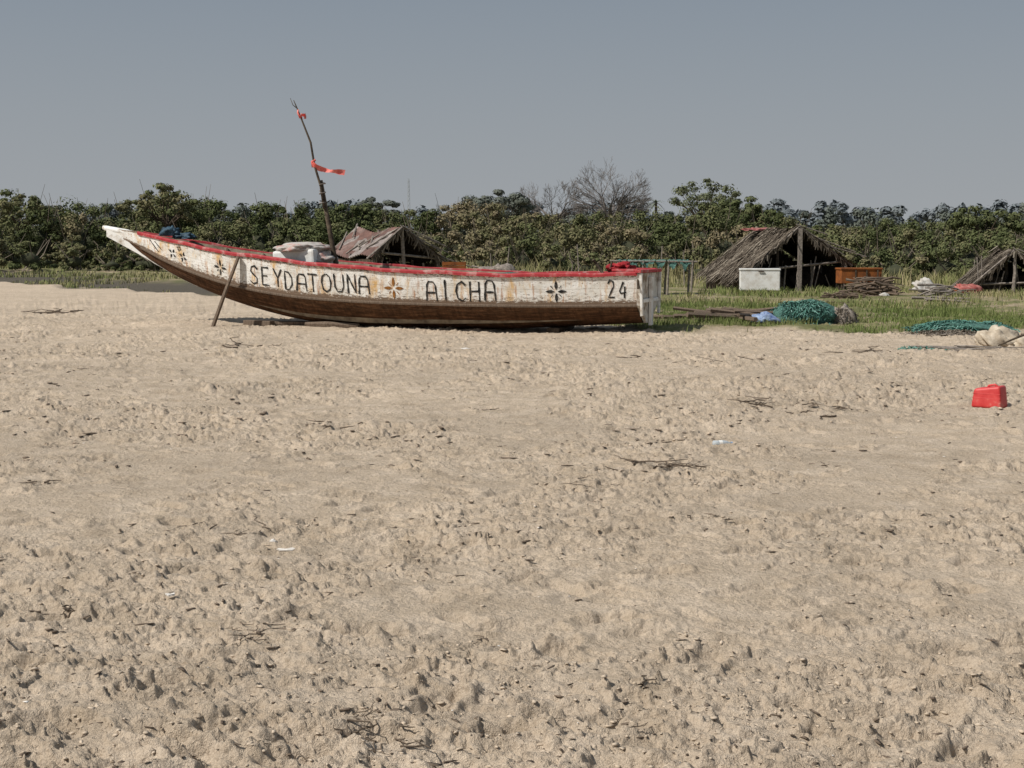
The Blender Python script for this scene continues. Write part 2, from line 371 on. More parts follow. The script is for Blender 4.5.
strip_surface('floor_boards',lambda s:[(l*max(0,(bb(s)-.05)*.55),zk(s)+.12) for l in (-1,0,1)],M_inner)
def sweep(name,secs,mat,s0,s1,ns=100,smooth=False):
    S=np.linspace(s0,s1,ns);V=[];F=[];k=len(secs(s0))
    for s in S: V+=[(s,l,z) for l,z in secs(s)]
    for i in range(ns-1):
        for j in range(k): F.append((i*k+j,i*k+(j+1)%k,(i+1)*k+(j+1)%k,(i+1)*k+j))
    F.append(tuple(range(k))); F.append(tuple((ns-1)*k+j for j in range(k))[::-1])
    return py_mesh(name,V,F,mat,boat,smooth)
for sg in (1,-1):
    def rail(s):
        b=bb(s)+wob(s,0); z=zg(s)+wob(s,3)*1.5
        return [(sg*(b+.026),z-.055),(sg*(b+.030),z-.01),(sg*(b+.022),z+.014),(sg*(b-.03),z+.018),(sg*max(b-.036,.0),z+.01),(sg*max(b-.036,.0),z-.04),(sg*(b-.01),z-.055)]
    sweep('gunwale_rail',rail,M_red,-.12,11.15)
    def rub(s):
        l=side_pt(s,0,1)[1]; z=zc(s)
        return [(sg*(l+.018),z-.03),(sg*(l+.024),z),(sg*(l+.016),z+.022),(sg*(l-.02),z+.02),(sg*(l-.03),z-.03)]
    o=sweep('rubbing_strake',rub,M_wood,-.1,11.1)
M_prow=simple('prow_white_paint',(.74,.73,.69),(.34,.28,.21),5,.6,.3,.01,lo=.48,hi=.7)
def prow(s):
    w=.055+.03*(12.3-s)/3; top=zk(s)+.15
    return [(w,zk(s)-.03),(w,top),(-w,top),(-w,zk(s)-.03)]
sweep('prow_stem',prow,M_prow,9.7,12.0,30)
mb=MB(); mb.tube([(11.0,0,1.80),(11.5,0,1.93),(12.0,0,2.02),(12.12,0,2.05)],[.085,.075,.065,.045],8,flat=1); mb.obj('prow_beak',M_prow,boat,True)
tv=[]
for (l,z) in [(-.74,1.13),(-.74*CH,.54),(-.16,.19),(.16,.19),(.74*CH,.54),(.74,1.13)]: tv.append((l,z))
V=[(-.10,l,z) for l,z in tv]+[(-.16,l,z) for l,z in tv]
F=[tuple(range(6)),tuple(range(6,12))[::-1]]+[(i,(i+1)%6,(i+1)%6+6,i+6) for i in range(6)]
py_mesh('transom',V,F,simple('transom_paint',(.60,.57,.51),(.22,.16,.11),4,.7,.3,.01,lo=.46,hi=.62),boat)
mb=MB(); mb.box((-.15,0,1.17),(.12,1.58,.06),bev=.012); mb.box((.12,.68,1.19),(.5,.12,.05),bev=.012); mb.box((.12,-.68,1.19),(.5,.12,.05),bev=.012)
mb.obj('transom_cap',M_red,boat)
mb=MB(); mb.box((-.19,.68,.74),(.05,.07,.8),rx=R(-7),bev=.01); mb.box((-.19,-.68,.74),(.05,.07,.8),rx=R(7),bev=.01); mb.box((-.2,0,.6),(.06,.14,.92),bev=.01); mb.box((-.19,0,.62),(.04,1.1,.07),bev=.01)
mb.obj('transom_posts',M_prow,boat)
mb=MB()
for s in (.9,2.4,3.9,5.4,7.4,8.7): mb.box((s,0,zg(s)-.13),(.2,2*bb(s)-.12,.045),bev=.008)
mb.obj('thwarts',M_inner,boat)
mb=MB()
for s in np.arange(.5,10.5,.8):
    for sg in (1,-1):
        b=bb(s)-.085; mb.tube([(s,sg*b*.5,zk(s)+.16),(s,sg*b*.85,zk(s)+(zg(s)-zk(s))*.55),(s,sg*b,zg(s)-.03)],.03,5)
mb.obj('hull_frames',M_inner,boat)
GL={'S':[[(.92,.84),(.62,1),(.22,.92),(.12,.68),(.45,.52),(.85,.36),(.82,.1),(.42,0),(.05,.12)]],
'E':[[(.9,1),(.12,.98),(.1,0),(.92,.02)],[(.15,.52),(.72,.53)]],
'Y':[[(.05,1),(.48,.52)],[(.95,1),(.52,.5),(.5,0)]],
'D':[[(.12,0),(.1,1),(.55,.96),(.9,.7),(.92,.3),(.55,.03),(.17,.01)]],
'A':[[(0,0),(.12,.82),(.3,.99),(.74,.97),(.9,.8),(.98,0)],[(.14,.42),(.86,.42)]],
'T':[[(0,1),(1,.98)],[(.5,.94),(.48,0)]],
'O':[[(.5,1),(.16,.85),(.05,.5),(.16,.13),(.5,0),(.84,.13),(.95,.5),(.84,.85),(.56,.99)]],
'U':[[(.08,1),(.08,.3),(.28,.03),(.68,.03),(.9,.3),(.92,1)]],
'N':[[(.08,0),(.1,1),(.88,.04),(.92,1)]],
'I':[[(.5,1),(.5,0)]],
'C':[[(.92,.82),(.6,1),(.2,.85),(.07,.5),(.2,.13),(.6,0),(.93,.16)]],
'H':[[(.1,1),(.08,0)],[(.9,1),(.92,0)],[(.14,.5),(.86,.52)]],
'2':[[(.08,.8),(.35,1),(.8,.92),(.85,.65),(.1,.03),(.95,.02)]],
'4':[[(.62,1),(.15,.45),(.28,.30),(.95,.36)],[(.78,.72),(.70,.0)]]}
cnt=[0]
def ribbon(mb,pts2,w,sg=1):
    cnt[0]+=1; off=.007+.0007*(cnt[0]%5)
    P=[]
    for a,b in zip(pts2[:-1],pts2[1:]):
        n=max(1,int(math.dist(a,b)/.05))
        for i in range(n): P.append((a[0]+(b[0]-a[0])*i/n,a[1]+(b[1]-a[1])*i/n))
    P.append(pts2[-1]); V=[];F=[]
    for i,p in enumerate(P):
        a=P[max(i-1,0)];b=P[min(i+1,len(P)-1)]; dx,dz=b[0]-a[0],b[1]-a[1]; l=math.hypot(dx,dz) or 1
        nx,nz=-dz/l,dx/l; ww=w*(1+.28*math.sin(i*1.7+cnt[0])+random.uniform(-.12,.12))*(1-.35*(i/len(P)))
        for q in (1,-1):
            s=p[0]+nx*ww*q*.5; h=p[1]+nz*ww*q*.5
            v=h/(zg(s)-zc(s)); V.append(side_pt(s,v,sg,off))
    for i in range(len(P)-1): F.append((2*i,2*i+1,2*i+3,2*i+2))
    mb.add(V,F)
def word(mb,txt,sl,sr,hgt,base,w,sg=1):
    n=len(txt); pitch=(sl-sr)/n
    for i,ch in enumerate(txt):
        s0=(sl-pitch*(i+.12)+random.uniform(-.015,.015)) if sg==1 else sr+pitch*(i+.12)
        lw=pitch*random.uniform(.70,.84); jz=random.uniform(-.02,.02); hh=hgt*random.uniform(.92,1.07); sh=random.uniform(-.06,.04)
        for st in GL[ch]:
            ribbon(mb,[(s0-(x*lw+sh*y*lw)*sg,base+jz+y*hh) for x,y in st],w,sg)
mb=MB(); word(mb,'SEYDATOUNA',8.1,5.22,.37,.14,.038); word(mb,'AICHA',4.05,2.58,.38,.07,.040); word(mb,'24',.45,.06,.31,.14,.034)
mb.obj('name_lettering',M_letter,boat)
mb=MB(); word(mb,'SEYDATOUNA',8.1,5.22,.37,.15,.034,-1); word(mb,'AICHA',4.05,2.58,.38,.07,.036,-1)
mb.obj('name_lettering_far_side',M_letter,boat)
def emblem(mb,s0,h0,sz,rot=0,w=.32):
    for k in range(4):
        a=rot+k*math.pi/2; pts=[]
        for t,q in [(.12,0),(.45,.15),(.75,.11),(1,0),(.75,-.11),(.45,-.15)]:
            x=math.cos(a)*t*sz-math.sin(a)*q*sz; z=math.sin(a)*t*sz+math.cos(a)*q*sz
            s=s0+x; v=(h0+z)/(zg(s)-zc(s)); pts.append(side_pt(s,v,1,.008))
        mb.add(pts,[tuple(range(6))])
    for a,b in ((1,1),(-1,1),(1,-1),(-1,-1)): ribbon(mb,[(s0+a*sz*.5,h0+b*sz*.5),(s0+a*sz*.28,h0+b*sz*.26)],.016)
mb=MB(); emblem(mb,1.42,.27,.21); emblem(mb,8.82,.30,.17); emblem(mb,9.85,.25,.12,.3); emblem(mb,10.15,.23,.12,.5); emblem(mb,9.95,.40,.08,.1)
ribbon(mb,[(10.8,.28),(10.55,.12)],.03); ribbon(mb,[(10.65,.30),(10.45,.2)],.025)
mb.obj('painted_emblems',M_letter,boat)
mb=MB(); emblem(mb,4.72,.29,.22); mb.obj('painted_brown_emblem',M_brownpaint,boat)
SM=-.12
mb=MB(); mb.tube([(6.5+SM,0,.2),(6.53+SM,.0,1.0),(6.7+SM,0,1.9),(6.9+SM,.0,2.98)],[.062,.06,.05,.04],9); mb.obj('mast_post',M_darkwood,boat,True)
mb=MB(); mb.tube([(6.80+SM,.06,2.4),(6.87+SM,.06,2.85),(7.02+SM,.05,3.3),(7.10+SM,.04,3.75),(7.3+SM,.02,4.2),(7.42+SM,0,4.45),(7.5+SM,0,4.62)],[.028,.027,.024,.022,.018,.014,.008],7)
mb.tube([(7.42+SM,0,4.45),(7.5+SM,.03,4.52),(7.56+SM,.03,4.66)],[.01,.008,.005],5)
mb.obj('mast_pole',M_darkwood,boat,True)
mb=MB()
for z in (2.5,2.7,2.88): mb.tube([(6.85+SM+.055*math.cos(t),.03+.085*math.sin(t),z+.01*t) for t in np.linspace(0,6.6,14)],.012,5)
mb.obj('mast_lashing',M_greywood,boat)
def flag(name,s,z,L,w,seed,drop=.24):
    V=[];F=[];n=18; rd=random.Random(seed)
    for i in range(n+1):
        t=i/n; x=s-L*t; zz=z-drop*L*t-.10*math.sin(t*4.2)*L; yy=.07*math.sin(t*9+seed)
        ww=w*(.75+.3*math.sin(t*7+1))*(1-.2*t); 
        for q in (0,.5,1): V.append((x,yy+.03*math.sin(q*3+t*11),zz-ww*q+.01*rd.random()))
    for i in range(n):
        for j in (0,1): F.append((i*3+j,i*3+j+1,(i+1)*3+j+1,(i+1)*3+j))
    py_mesh(name,V,F,M_flag,boat,True)
flag('flag_strip',7.05+SM,3.38,.68,.13,1,.38); flag('flag_strip',7.36+SM,4.36,.12,.13,4)
mb=MB(); mb.tube([(7.06+SM,.03,3.25),(7.06+SM,.06,3.36),(7.0+SM,.03,3.40)],.03,6); mb.tube([(7.34+SM,.03,4.25),(7.38+SM,.05,4.36),(7.4+SM,.0,4.42)],.018,6); mb.obj('flag_knots',M_flag,boat,True)
def lump(name,c,size,mat,parent=None,seed=0,amp=.25,sub=4,flatbase=True):
    bm=bmesh.new(); bmesh.ops.create_icosphere(bm,subdivisions=sub,radius=1)
    V=np.array([v.co[:] for v in bm.verts]); F=[[v.index for v in f.verts] for f in bm.faces]; bm.free()
    n=(vn(V[:,0]*3+V[:,2]*2+9,V[:,1]*3-V[:,2]+5,1,seed)-.5)*2*amp+(vn(V[:,0]*8+V[:,2]*5+9,V[:,1]*8-V[:,2]*3+5,1,seed+3)-.5)*amp
    V=V*(1+n[:,None])
    if flatbase: V[:,2]=np.where(V[:,2]<-.3,-.3,V[:,2])
    V=V*np.array(size)+np.array(c)
    return py_mesh(name,V,F,mat,parent,True)
mb=MB(); mb.box((7.15,.1,1.40),(.95,.9,.32),ry=R(3),bev=.05); mb.obj('ice_chest',M_white,boat)
lump('chest_cover_cloth',(7.15,.1,1.57),(.6,.55,.13),M_pinktarp,boat,5)
lump('gear_bundle',(6.75,.1,1.34),(.3,.4,.2),M_pinktarp,boat,8)
lump('dark_tarp',(10.35,.05,1.90),(.2,.16,.14),M_blue,boat,11,.4)
lump('dark_tarp',(10.05,.0,1.82),(.28,.2,.09),M_blue,boat,12,.4)
lump('red_cloth',(.3,.3,1.19),(.22,.32,.13),M_redcloth,boat,21,.5)
lump('net_heap',(2.6,0,.98),(.7,.5,.14),M_netcore,boat,22,.3)
mb=MB(); mb.tube([(0.6,.45,1.1),(.75,.45,1.3),(.8,.5,1.38)],.03,6); mb.tube([(-.1,.6,1.2),(-.13,.72,1.0),(-.15,.76,.85)],.025,6); mb.tube([(.5,.5,1.1),(.42,.52,1.36)],.02,6); mb.obj('stern_cleats',M_darkwood,boat)
mb=MB(); b9=side_pt(8.35,.55)
mb.tube([(8.84,b9[1]+.24,-.04),(8.56,b9[1]+.18,.7),(8.28,b9[1]+.10,1.42)],[.078,.072,.06],6,flat=.6); mb.obj('side_prop',M_wood,boat)
mb=MB(); mb.box((7.25,.1,.05),(1.3,.3,.07),rz=R(6),bev=.012); mb.box((8.1,.3,.04),(.7,.2,.12),rz=R(-8),bev=.015); mb.tube([(5.7,.5,.03),(6.4,.55,.06),(6.9,.5,.05)],[.06,.07,.05],7)
mb.obj('keel_blocks',M_wood,boat)
mb=MB(); mb.box((1.6,0,.02),(.25,1.0,.12),bev=.02); mb.obj('stern_block',M_darkwood,boat)

# ------------------------------------------------------------ vegetation helpers
def leafcloud(C,Rad,per,size,seed,droop=.3):
    r=np.random.default_rng(seed); n=len(C)
    d=r.normal(size=(n,per,3)); d/=np.linalg.norm(d,axis=2,keepdims=True)
    rr=r.random((n,per,1))**.4*(1+.35*r.random((n,per,1))**4)
    P=C[:,None]+d*rr*Rad[:,None]
    return P.reshape(-1,3),d.reshape(-1,3),np.repeat(np.arange(n),per),rr.ravel()
def leafmesh(name,P,D,size,tint,mat,seed=0,elong=1.8,parent=None):
    r=np.random.default_rng(seed); n=len(P)
    N=D*.8+r.normal(size=(n,3))*.3; N[:,2]+=.45; N/=np.linalg.norm(N,axis=1,keepdims=True)
    T=np.cross(N,r.normal(size=(n,3))); T/=np.linalg.norm(T,axis=1,keepdims=True)+1e-6; Bt=np.cross(N,T)
    s=size*r.uniform(.6,1.4,n)[:,None]
    V=np.stack([P-T*s*elong*.5, P-Bt*s*.5, P+T*s*elong*.5, P+Bt*s*.5],1)
    F=np.arange(n*4).reshape(n,4)
    return fast_mesh(name,V.reshape(-1,3),F,mat,parent,fattrs={'tint':np.clip(tint,0,1)})
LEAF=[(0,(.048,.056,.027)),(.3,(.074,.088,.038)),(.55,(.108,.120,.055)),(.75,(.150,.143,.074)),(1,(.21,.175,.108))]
M_leaf=tintmat('thicket_leaves',LEAF)
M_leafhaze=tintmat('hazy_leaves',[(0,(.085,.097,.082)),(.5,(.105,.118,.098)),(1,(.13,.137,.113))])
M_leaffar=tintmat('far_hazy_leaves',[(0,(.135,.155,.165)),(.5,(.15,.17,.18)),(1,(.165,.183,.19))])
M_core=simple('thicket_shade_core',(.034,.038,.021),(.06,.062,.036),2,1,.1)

def bushes(name,items,mat,per,leaf,seed,core=True,nb=14,parent=None,stems=True,cs=.66):
    r=np.random.default_rng(seed); C=[];Rd=[];T=[]; cv=[];cf=[]; sm=MB()
    for (x,y,w,h,t) in items:
        z0=g1(x,y); sh=r.uniform(.55,1.15)
        for k in range(nb):
            a=r.uniform(0,6.28); q=math.sqrt(r.random()); zz=r.random()**.8
            lim=w*(1-.6*max(0,zz-.3)**1.2)
            rad=r.uniform(.14,.36)*min(w,h*.6)
            C.append((x+math.cos(a)*q*lim,y+math.sin(a)*q*lim,z0+max(.10*h,zz*h-rad*.6)))
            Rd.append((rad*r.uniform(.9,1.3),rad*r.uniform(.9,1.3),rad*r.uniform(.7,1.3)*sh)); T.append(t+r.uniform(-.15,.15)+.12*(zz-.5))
        if stems:
            for k in range(5):
                a=r.uniform(0,6.28); e=(x+math.cos(a)*w*.9,y+math.sin(a)*w*.9,z0+h*r.uniform(.7,1.14))
                sm.tube([(x+r.uniform(-.5,.5),y+r.uniform(-.5,.5),z0-.1),((x+e[0])/2+r.uniform(-.2,.2),(y+e[1])/2,z0+h*.5),e],[.05,.035,.012],3,cap=False)
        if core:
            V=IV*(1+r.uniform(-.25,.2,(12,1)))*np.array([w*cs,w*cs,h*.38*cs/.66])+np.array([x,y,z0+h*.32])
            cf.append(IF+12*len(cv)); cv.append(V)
    C=np.array(C);Rd=np.array(Rd);T=np.array(T)
    P,D,ib,rr=leafcloud(C,Rd,per,leaf,seed)
    k=P[:,2]>gz(P[:,0],P[:,1])+.02; P=P[k];D=D[k];ib=ib[k]; rr=rr[k]
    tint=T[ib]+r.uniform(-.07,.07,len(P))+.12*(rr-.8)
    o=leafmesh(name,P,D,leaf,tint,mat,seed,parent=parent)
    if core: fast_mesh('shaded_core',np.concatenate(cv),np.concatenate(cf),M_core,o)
    if stems and sm.V: sm.obj('stems',M_scrubstem,o)
    return o
vr=np.random.default_rng(11)
def Htop(x): 
    return np.interp(x,[-60,-34,-32.5,-30,-26,-24,-22,-17,-13,-11,-8,-5,-1,1.5,4,8,12,15,17,20,24,30,36,60],
                        [5,5.0,5.0,4.5,4.5,5.2,5.0,4.1,4.3,3.8,4.0,4.0,4.5,4.1,3.4,3.5,3.9,4.2,3.8,3.1,2.8,3.0,3.1,3.4])
items=[]
for Y0,sc in ((88,.72),(95,.92),(102,1.0),(110,1.03)):
    x=-62
    while x<66:
        yy=Y0+vr.uniform(-2.5,2.5); h=Htop(x*95/yy)*sc*vr.uniform(.74,1.1)
        t=.42+.36*(vr.random()-.5)
        if -6<x<9: t+=.24
        if vr.random()<.14: t+=.3
        items.append((x,yy,vr.uniform(1.3,2.4),h,t)); x+=vr.uniform(1.6,2.7)
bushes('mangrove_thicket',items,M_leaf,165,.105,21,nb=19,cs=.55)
items=[]
for i in range(60):
    x=vr.uniform(13,38); y=vr.uniform(62,84); items.append((x,y,vr.uniform(.9,1.7),vr.uniform(1.3,2.6),.5+vr.uniform(-.2,.25)))
for i in range(44):
    x=vr.uniform(-9,13); y=vr.uniform(66,84); items.append((x,y,vr.uniform(.8,1.5),vr.uniform(1.0,2.3),.66+vr.uniform(-.2,.25)))
for i in range(60):
    x=vr.uniform(-45,-10); y=vr.uniform(76,87); items.append((x,y,vr.uniform(.8,1.6),vr.uniform(.8,1.9),.6+vr.uniform(-.15,.25)))
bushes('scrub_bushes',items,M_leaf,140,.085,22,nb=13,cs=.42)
items=[]
for i in range(90):
    x=vr.uniform(-95,110); y=vr.uniform(150,185); items.append((x,y,vr.uniform(2.5,4.5),vr.uniform(4.0,6.6),.45+vr.uniform(-.2,.25)))
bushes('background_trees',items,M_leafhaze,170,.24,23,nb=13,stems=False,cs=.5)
items=[]
for i in range(190):
    y=vr.uniform(330,420); x=vr.uniform(-.62,.62)*y; items.append((x,y,vr.uniform(5,9),vr.uniform(9,13.5),.5+vr.uniform(-.3,.3)))
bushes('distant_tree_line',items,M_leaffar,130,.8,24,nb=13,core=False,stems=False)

def leafy_tree(name,x,y,h,w,t,seed,mat=M_leaf,leaf=.12,n=34,per=90):
    r=np.random.default_rng(seed); z0=g1(x,y); mb=MB(); C=[];Rd=[]
    mb.tube([(x,y,z0-.2),(x+.1,y,z0+h*.25),(x+.2,y,z0+h*.5)],[.22,.17,.12],7)
    for k in range(n):
        a=r.uniform(0,6.28); q=math.sqrt(r.random())*w; zz=z0+h*(.55+.42*r.random()*(1-.5*(q/w)**2)) 
        C.append((x+math.cos(a)*q,y+math.sin(a)*q,zz)); rad=w*r.uniform(.10,.22); Rd.append((rad*1.3,rad*1.3,rad*.65))
        if k%2==0: mb.tube([(x+.15,y,z0+h*r.uniform(.25,.5)),((x+C[-1][0])/2,(y+C[-1][1])/2,z0+h*.58),C[-1]],[.08,.05,.02],5,cap=False)
    P,D,ib,rr=leafcloud(np.array(C),np.array(Rd),per,leaf,seed)
    T=t+r.uniform(-.15,.15,n)
    e=empty(name,(0,0,0)); leafmesh('crown',P,D,leaf,T[ib]+r.uniform(-.07,.07,len(P)),mat,seed,parent=e); mb.obj('trunk',M_darkwood,e)
M_leafmid=tintmat('slightly_hazed_leaves',[(0,(.07,.082,.05)),(.5,(.11,.122,.072)),(1,(.155,.155,.10))])
leafy_tree('acacia_tree',17.8,130,7.7,3.1,.5,31,mat=M_leafmid,n=46,per=60,leaf=.15)
leafy_tree('broadleaf_tree',17.6,108,5.2,2.4,.45,32,n=52,per=150)
leafy_tree('broadleaf_tree',-22.6,92,5.6,2.2,.7,33,n=46,per=60)
leafy_tree('broadleaf_tree',-32.8,94,5.3,2.0,.65,34,n=34,per=70)
leafy_tree('broadleaf_tree',-11.5,100,4.8,1.8,.42,35,n=36,per=140)
leafy_tree('broadleaf_tree',33.5,100,4.1,2.6,.5,36,n=40,per=130)
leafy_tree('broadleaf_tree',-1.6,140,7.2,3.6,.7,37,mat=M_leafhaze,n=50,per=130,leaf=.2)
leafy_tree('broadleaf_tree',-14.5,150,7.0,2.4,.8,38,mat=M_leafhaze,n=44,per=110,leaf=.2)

def baobab(name,x,y,h,w,seed,keep=.82,limbs=9):
    r=random.Random(seed); mb=MB(); z0=g1(x,y); c0=Vector((x,y,z0+h*.52)); rx,rz=w,h*.48
    def inside(p): 
        d=p-c0; return (d.x/rx)**2+(d.y/rx)**2+((d.z)/(rz if d.z>0 else rz*.6))**2<1+.25*(r.random()-.5)
    def br(p,d,l,rad,dep):
        pts=[p];rs=[rad];q=p.copy();dd=d.copy(); ns=3 if dep>2 else 2
        for i in range(ns):
            dd=(dd+Vector((r.uniform(-.3,.3),r.uniform(-.3,.3),r.uniform(-.15,.2)))).normalized(); nq=q+dd*l/ns
            if not inside(nq): break
            q=nq; pts.append(q.copy()); rs.append(max(.014,rad*(1-.4*(i+1)/ns)))
        if len(pts)<2: return
        mb.tube(pts,rs,6 if dep>5 else 3,cap=False)
        if dep==0: return
        for k in range(3):
            if dep<5 and r.random()>keep: continue
            out=(pts[-1]-c0); out.normalize()
            nd=(dd*.9+out*.4+Vector((r.uniform(-1,1),r.uniform(-1,1),r.uniform(-.5,.7)))*.75).normalized()
            br(pts[r.randrange(1,len(pts))],nd,l*r.uniform(.68,.88),rs[-1]*.70,dep-1)
    tr=h*.055
    mb.tube([(x,y,z0-.3),(x,y,z0+h*.2),(x+.1,y,z0+h*.36)],[tr*1.3,tr,tr*.8],9)
    for k in range(limbs):
        a=k*6.28/limbs+r.uniform(-.3,.3); up=r.uniform(.4,2.0); d=Vector((math.cos(a),math.sin(a),up)).normalized()
        br(Vector((x,y,z0+h*r.uniform(.30,.37))),d,h*.21,tr*.34,6)
    mb.obj(name,M_bark)
baobab('baobab_tree',12.4,176,13.2,5.2,5,.86)
baobab('baobab_tree',5.2,182,12.5,4.4,9,.9)

def palm(x,y,h):
    e=empty('palm_tree'); z0=g1(x,y); mb=MB(); mb.tube([(x,y,z0),(x+.2,y,z0+h*.5),(x+.1,y,z0+h)],[.22,.17,.14],7); mb.obj('trunk',M_bark,e)
    P=[];F=[]
    r=random.Random(2)
    for k in range(26):
        a=r.uniform(0,6.28); el=r.uniform(-.3,1.0); c=Vector((x+.1,y,z0+h)); n=6
        for i in range(n+1):
            t=i/n; rr=1.1*t; pz=c.z+math.sin(el)*rr-.7*t*t; q=Vector((c.x+math.cos(a)*rr,c.y+math.sin(a)*rr,pz)); sd=Vector((-math.sin(a),math.cos(a),0))*.13*(1-t*.8)
            P+= [q+sd,q-sd]
        o=len(P)-2*(n+1)
        F+=[(o+2*i,o+2*i+1,o+2*i+3,o+2*i+2) for i in range(n)]
    py_mesh('fronds',P,F,simple('palm_frond',(.10,.115,.09),(.14,.16,.11),3),e)
palm(15.2,150,6.0)
mb=MB(); X0,Y0=-44,600
for k in range(3):
    a=k*2.094; mb.tube([(X0+math.cos(a)*1.0,Y0+math.sin(a)*1.0,0),(X0+math.cos(a)*.3,Y0+math.sin(a)*.3,31)],.10,4)
for i in range(16):
    z=i*1.9; q=1-.7*z/31
    for k in range(3):
        a=k*2.094;b=a+2.094; mb.tube([(X0+math.cos(a)*q,Y0+math.sin(a)*q,z),(X0+math.cos(b)*q,Y0+math.sin(b)*q,z+1.9)],.05,3)
mb.obj('radio_mast',simple('hazed_steel',(.42,.44,.46),(.48,.5,.51),1))

# ------------------------------------------------------------ grass
def grass(name,x,y,hmin,hmax,w,mat,t0,t1,seed,lean=.35):
    r=np.random.default_rng(seed); n=len(x); z=gz(x,y)
    h=r.uniform(hmin,hmax,n)*(.5+1.0*vn(x,y,1.2,seed+90)); a=r.uniform(0,6.28,n); ca,sa=np.cos(a)*w*.5,np.sin(a)*w*.5
    lx=r.normal(size=n)*lean*h; ly=r.normal(size=n)*lean*h
    B0=np.stack([x-ca,y-sa,z-.01],-1);B1=np.stack([x+ca,y+sa,z-.01],-1)
    M0=np.stack([x-ca*.7+lx*.35,y-sa*.7+ly*.35,z+h*.6],-1);M1=np.stack([x+ca*.7+lx*.35,y+sa*.7+ly*.35,z+h*.6],-1)
    T=np.stack([x+lx,y+ly,z+h*.98],-1); T2=T+np.stack([ca*.15,sa*.15,0*ca],-1)
    V=np.stack([B0,B1,M1,M0,T2,T],1).reshape(-1,3); i=np.arange(n)[:,None]*6
    F=np.concatenate([i+np.array([0,1,2,3]),i+np.array([3,2,4,5])]); tn=r.uniform(t0,t1,n)*.5+.5*(t0+(t1-t0)*sstep(.2,.8,vn(x,y,3.3,seed+70)*.6+vn(x,y,1.1,seed+71)*.4))
    return fast_mesh(name,V,F,mat,fattrs={'tint':np.concatenate([tn,tn])})
M_grass=tintmat('shore_grass',[(0,(.10,.14,.042)),(.4,(.17,.20,.072)),(.7,(.27,.245,.125)),(1,(.38,.315,.20))])
def gsample(n,x0,x1,y0,y1,sc,th,seed,edge=True):
    r=np.random.default_rng(seed); x=r.uniform(x0,x1,n);y=r.uniform(y0,y1,n)
    d=y-Yb(x,y)+((vn(x,y,1.7,31)-.5)*2.2+(vn(x,y,.5,32)-.5))*1.3
    q=vn(x,y,sc,50+seed)*.6+vn(x,y,sc*.3,51+seed)*.4
    k=(d>.1)&(q>th-.1+.2*r.random(n)); return x[k],y[k]
x,y=gsample(150000,1.5,26,23.5,38,1.6,.47,1); grass('shore_grass',x,y,.04,.14,.013,M_grass,.0,.65,1)
x,y=gsample(90000,-3,34,36,62,2.6,.57,2); grass('shore_grass',x,y,.05,.22,.025,M_grass,.15,1,2)
x,y=gsample(60000,-48,-3,50,92,6,.56,3); grass('shore_grass',x,y,.06,.24,.045,M_grass,.3,.9,3)
x,y=gsample(26000,-12,16,56,84,3,.55,4); grass('dry_reeds',x,y,.3,.9,.04,M_grass,.45,.95,4,.25)
x,y=gsample(20000,12,36,56,70,3,.57,5); grass('dry_reeds',x,y,.25,.7,.04,M_grass,.35,.9,5,.25)

# ------------------------------------------------------------ huts
def rusty_sheet():
    m,nt,N,L,B=nm('rusty_corrugated_sheet'); tc=N.new('ShaderNodeTexCoord'); P=tc.outputs['Object']
    v=N.new('ShaderNodeTexVoronoi'); v.inputs['Scale'].default_value=1.5; L.new(P,v.inputs['Vector'])
    r=ramp(N,[(0,(.12,.065,.05)),(.3,(.17,.11,.09)),(.5,(.24,.215,.195)),(.65,(.14,.07,.052)),(.85,(.29,.265,.24))],'CONSTANT'); s=N.new('ShaderNodeSeparateColor'); L.new(v.outputs['Color'],s.inputs[0]); L.new(s.outputs[0],r.inputs[0])
    n=noise(N,L,P,4,7,.7); rn=ramp(N,[(.35,(.5,.44,.42)),(.65,(1.25,1.2,1.2))]); L.new(n.outputs[0],rn.inputs[0])
    L.new(mixc(N,L,1.0,r.outputs[0],rn.outputs[0],'MULTIPLY'),B.inputs['Base Color']); B.inputs['Roughness'].default_value=.75; return m
M_rust=rusty_sheet()
def thatch_strips(pts_fn,n,L,w,seed,parent,name='thatch',mess=.32):
    r=np.random.default_rng(seed); V=[];T=[]
    for i in range(n):
        u,v=r.random(),r.random()**.85*1.04
        p,dn,sd,nn=pts_fn(u,v); d=(dn+sd*r.normal()*mess).normalized(); l=L*r.uniform(.4,1.4); ww=w*r.uniform(.4,1.4)
        s2=d.cross(nn).normalized(); lift=r.uniform(.02,.10)
        a=p+nn*lift; b=p+d*l+nn*(lift*.4+r.uniform(-.03,.09)); b.z-=.06*l
        V+=[a-s2*ww,a+s2*ww,b+s2*ww*.5,b-s2*ww*.5]; T.append(np.clip(.42+.35*(float(vn(u*9,v*4,1.0,seed))-.5)+r.normal()*.24,0,1))
    V=np.array([x[:] for x in V]); return fast_mesh(name,V,np.arange(len(V)).reshape(-1,4),M_straw,parent,fattrs={'tint':T})
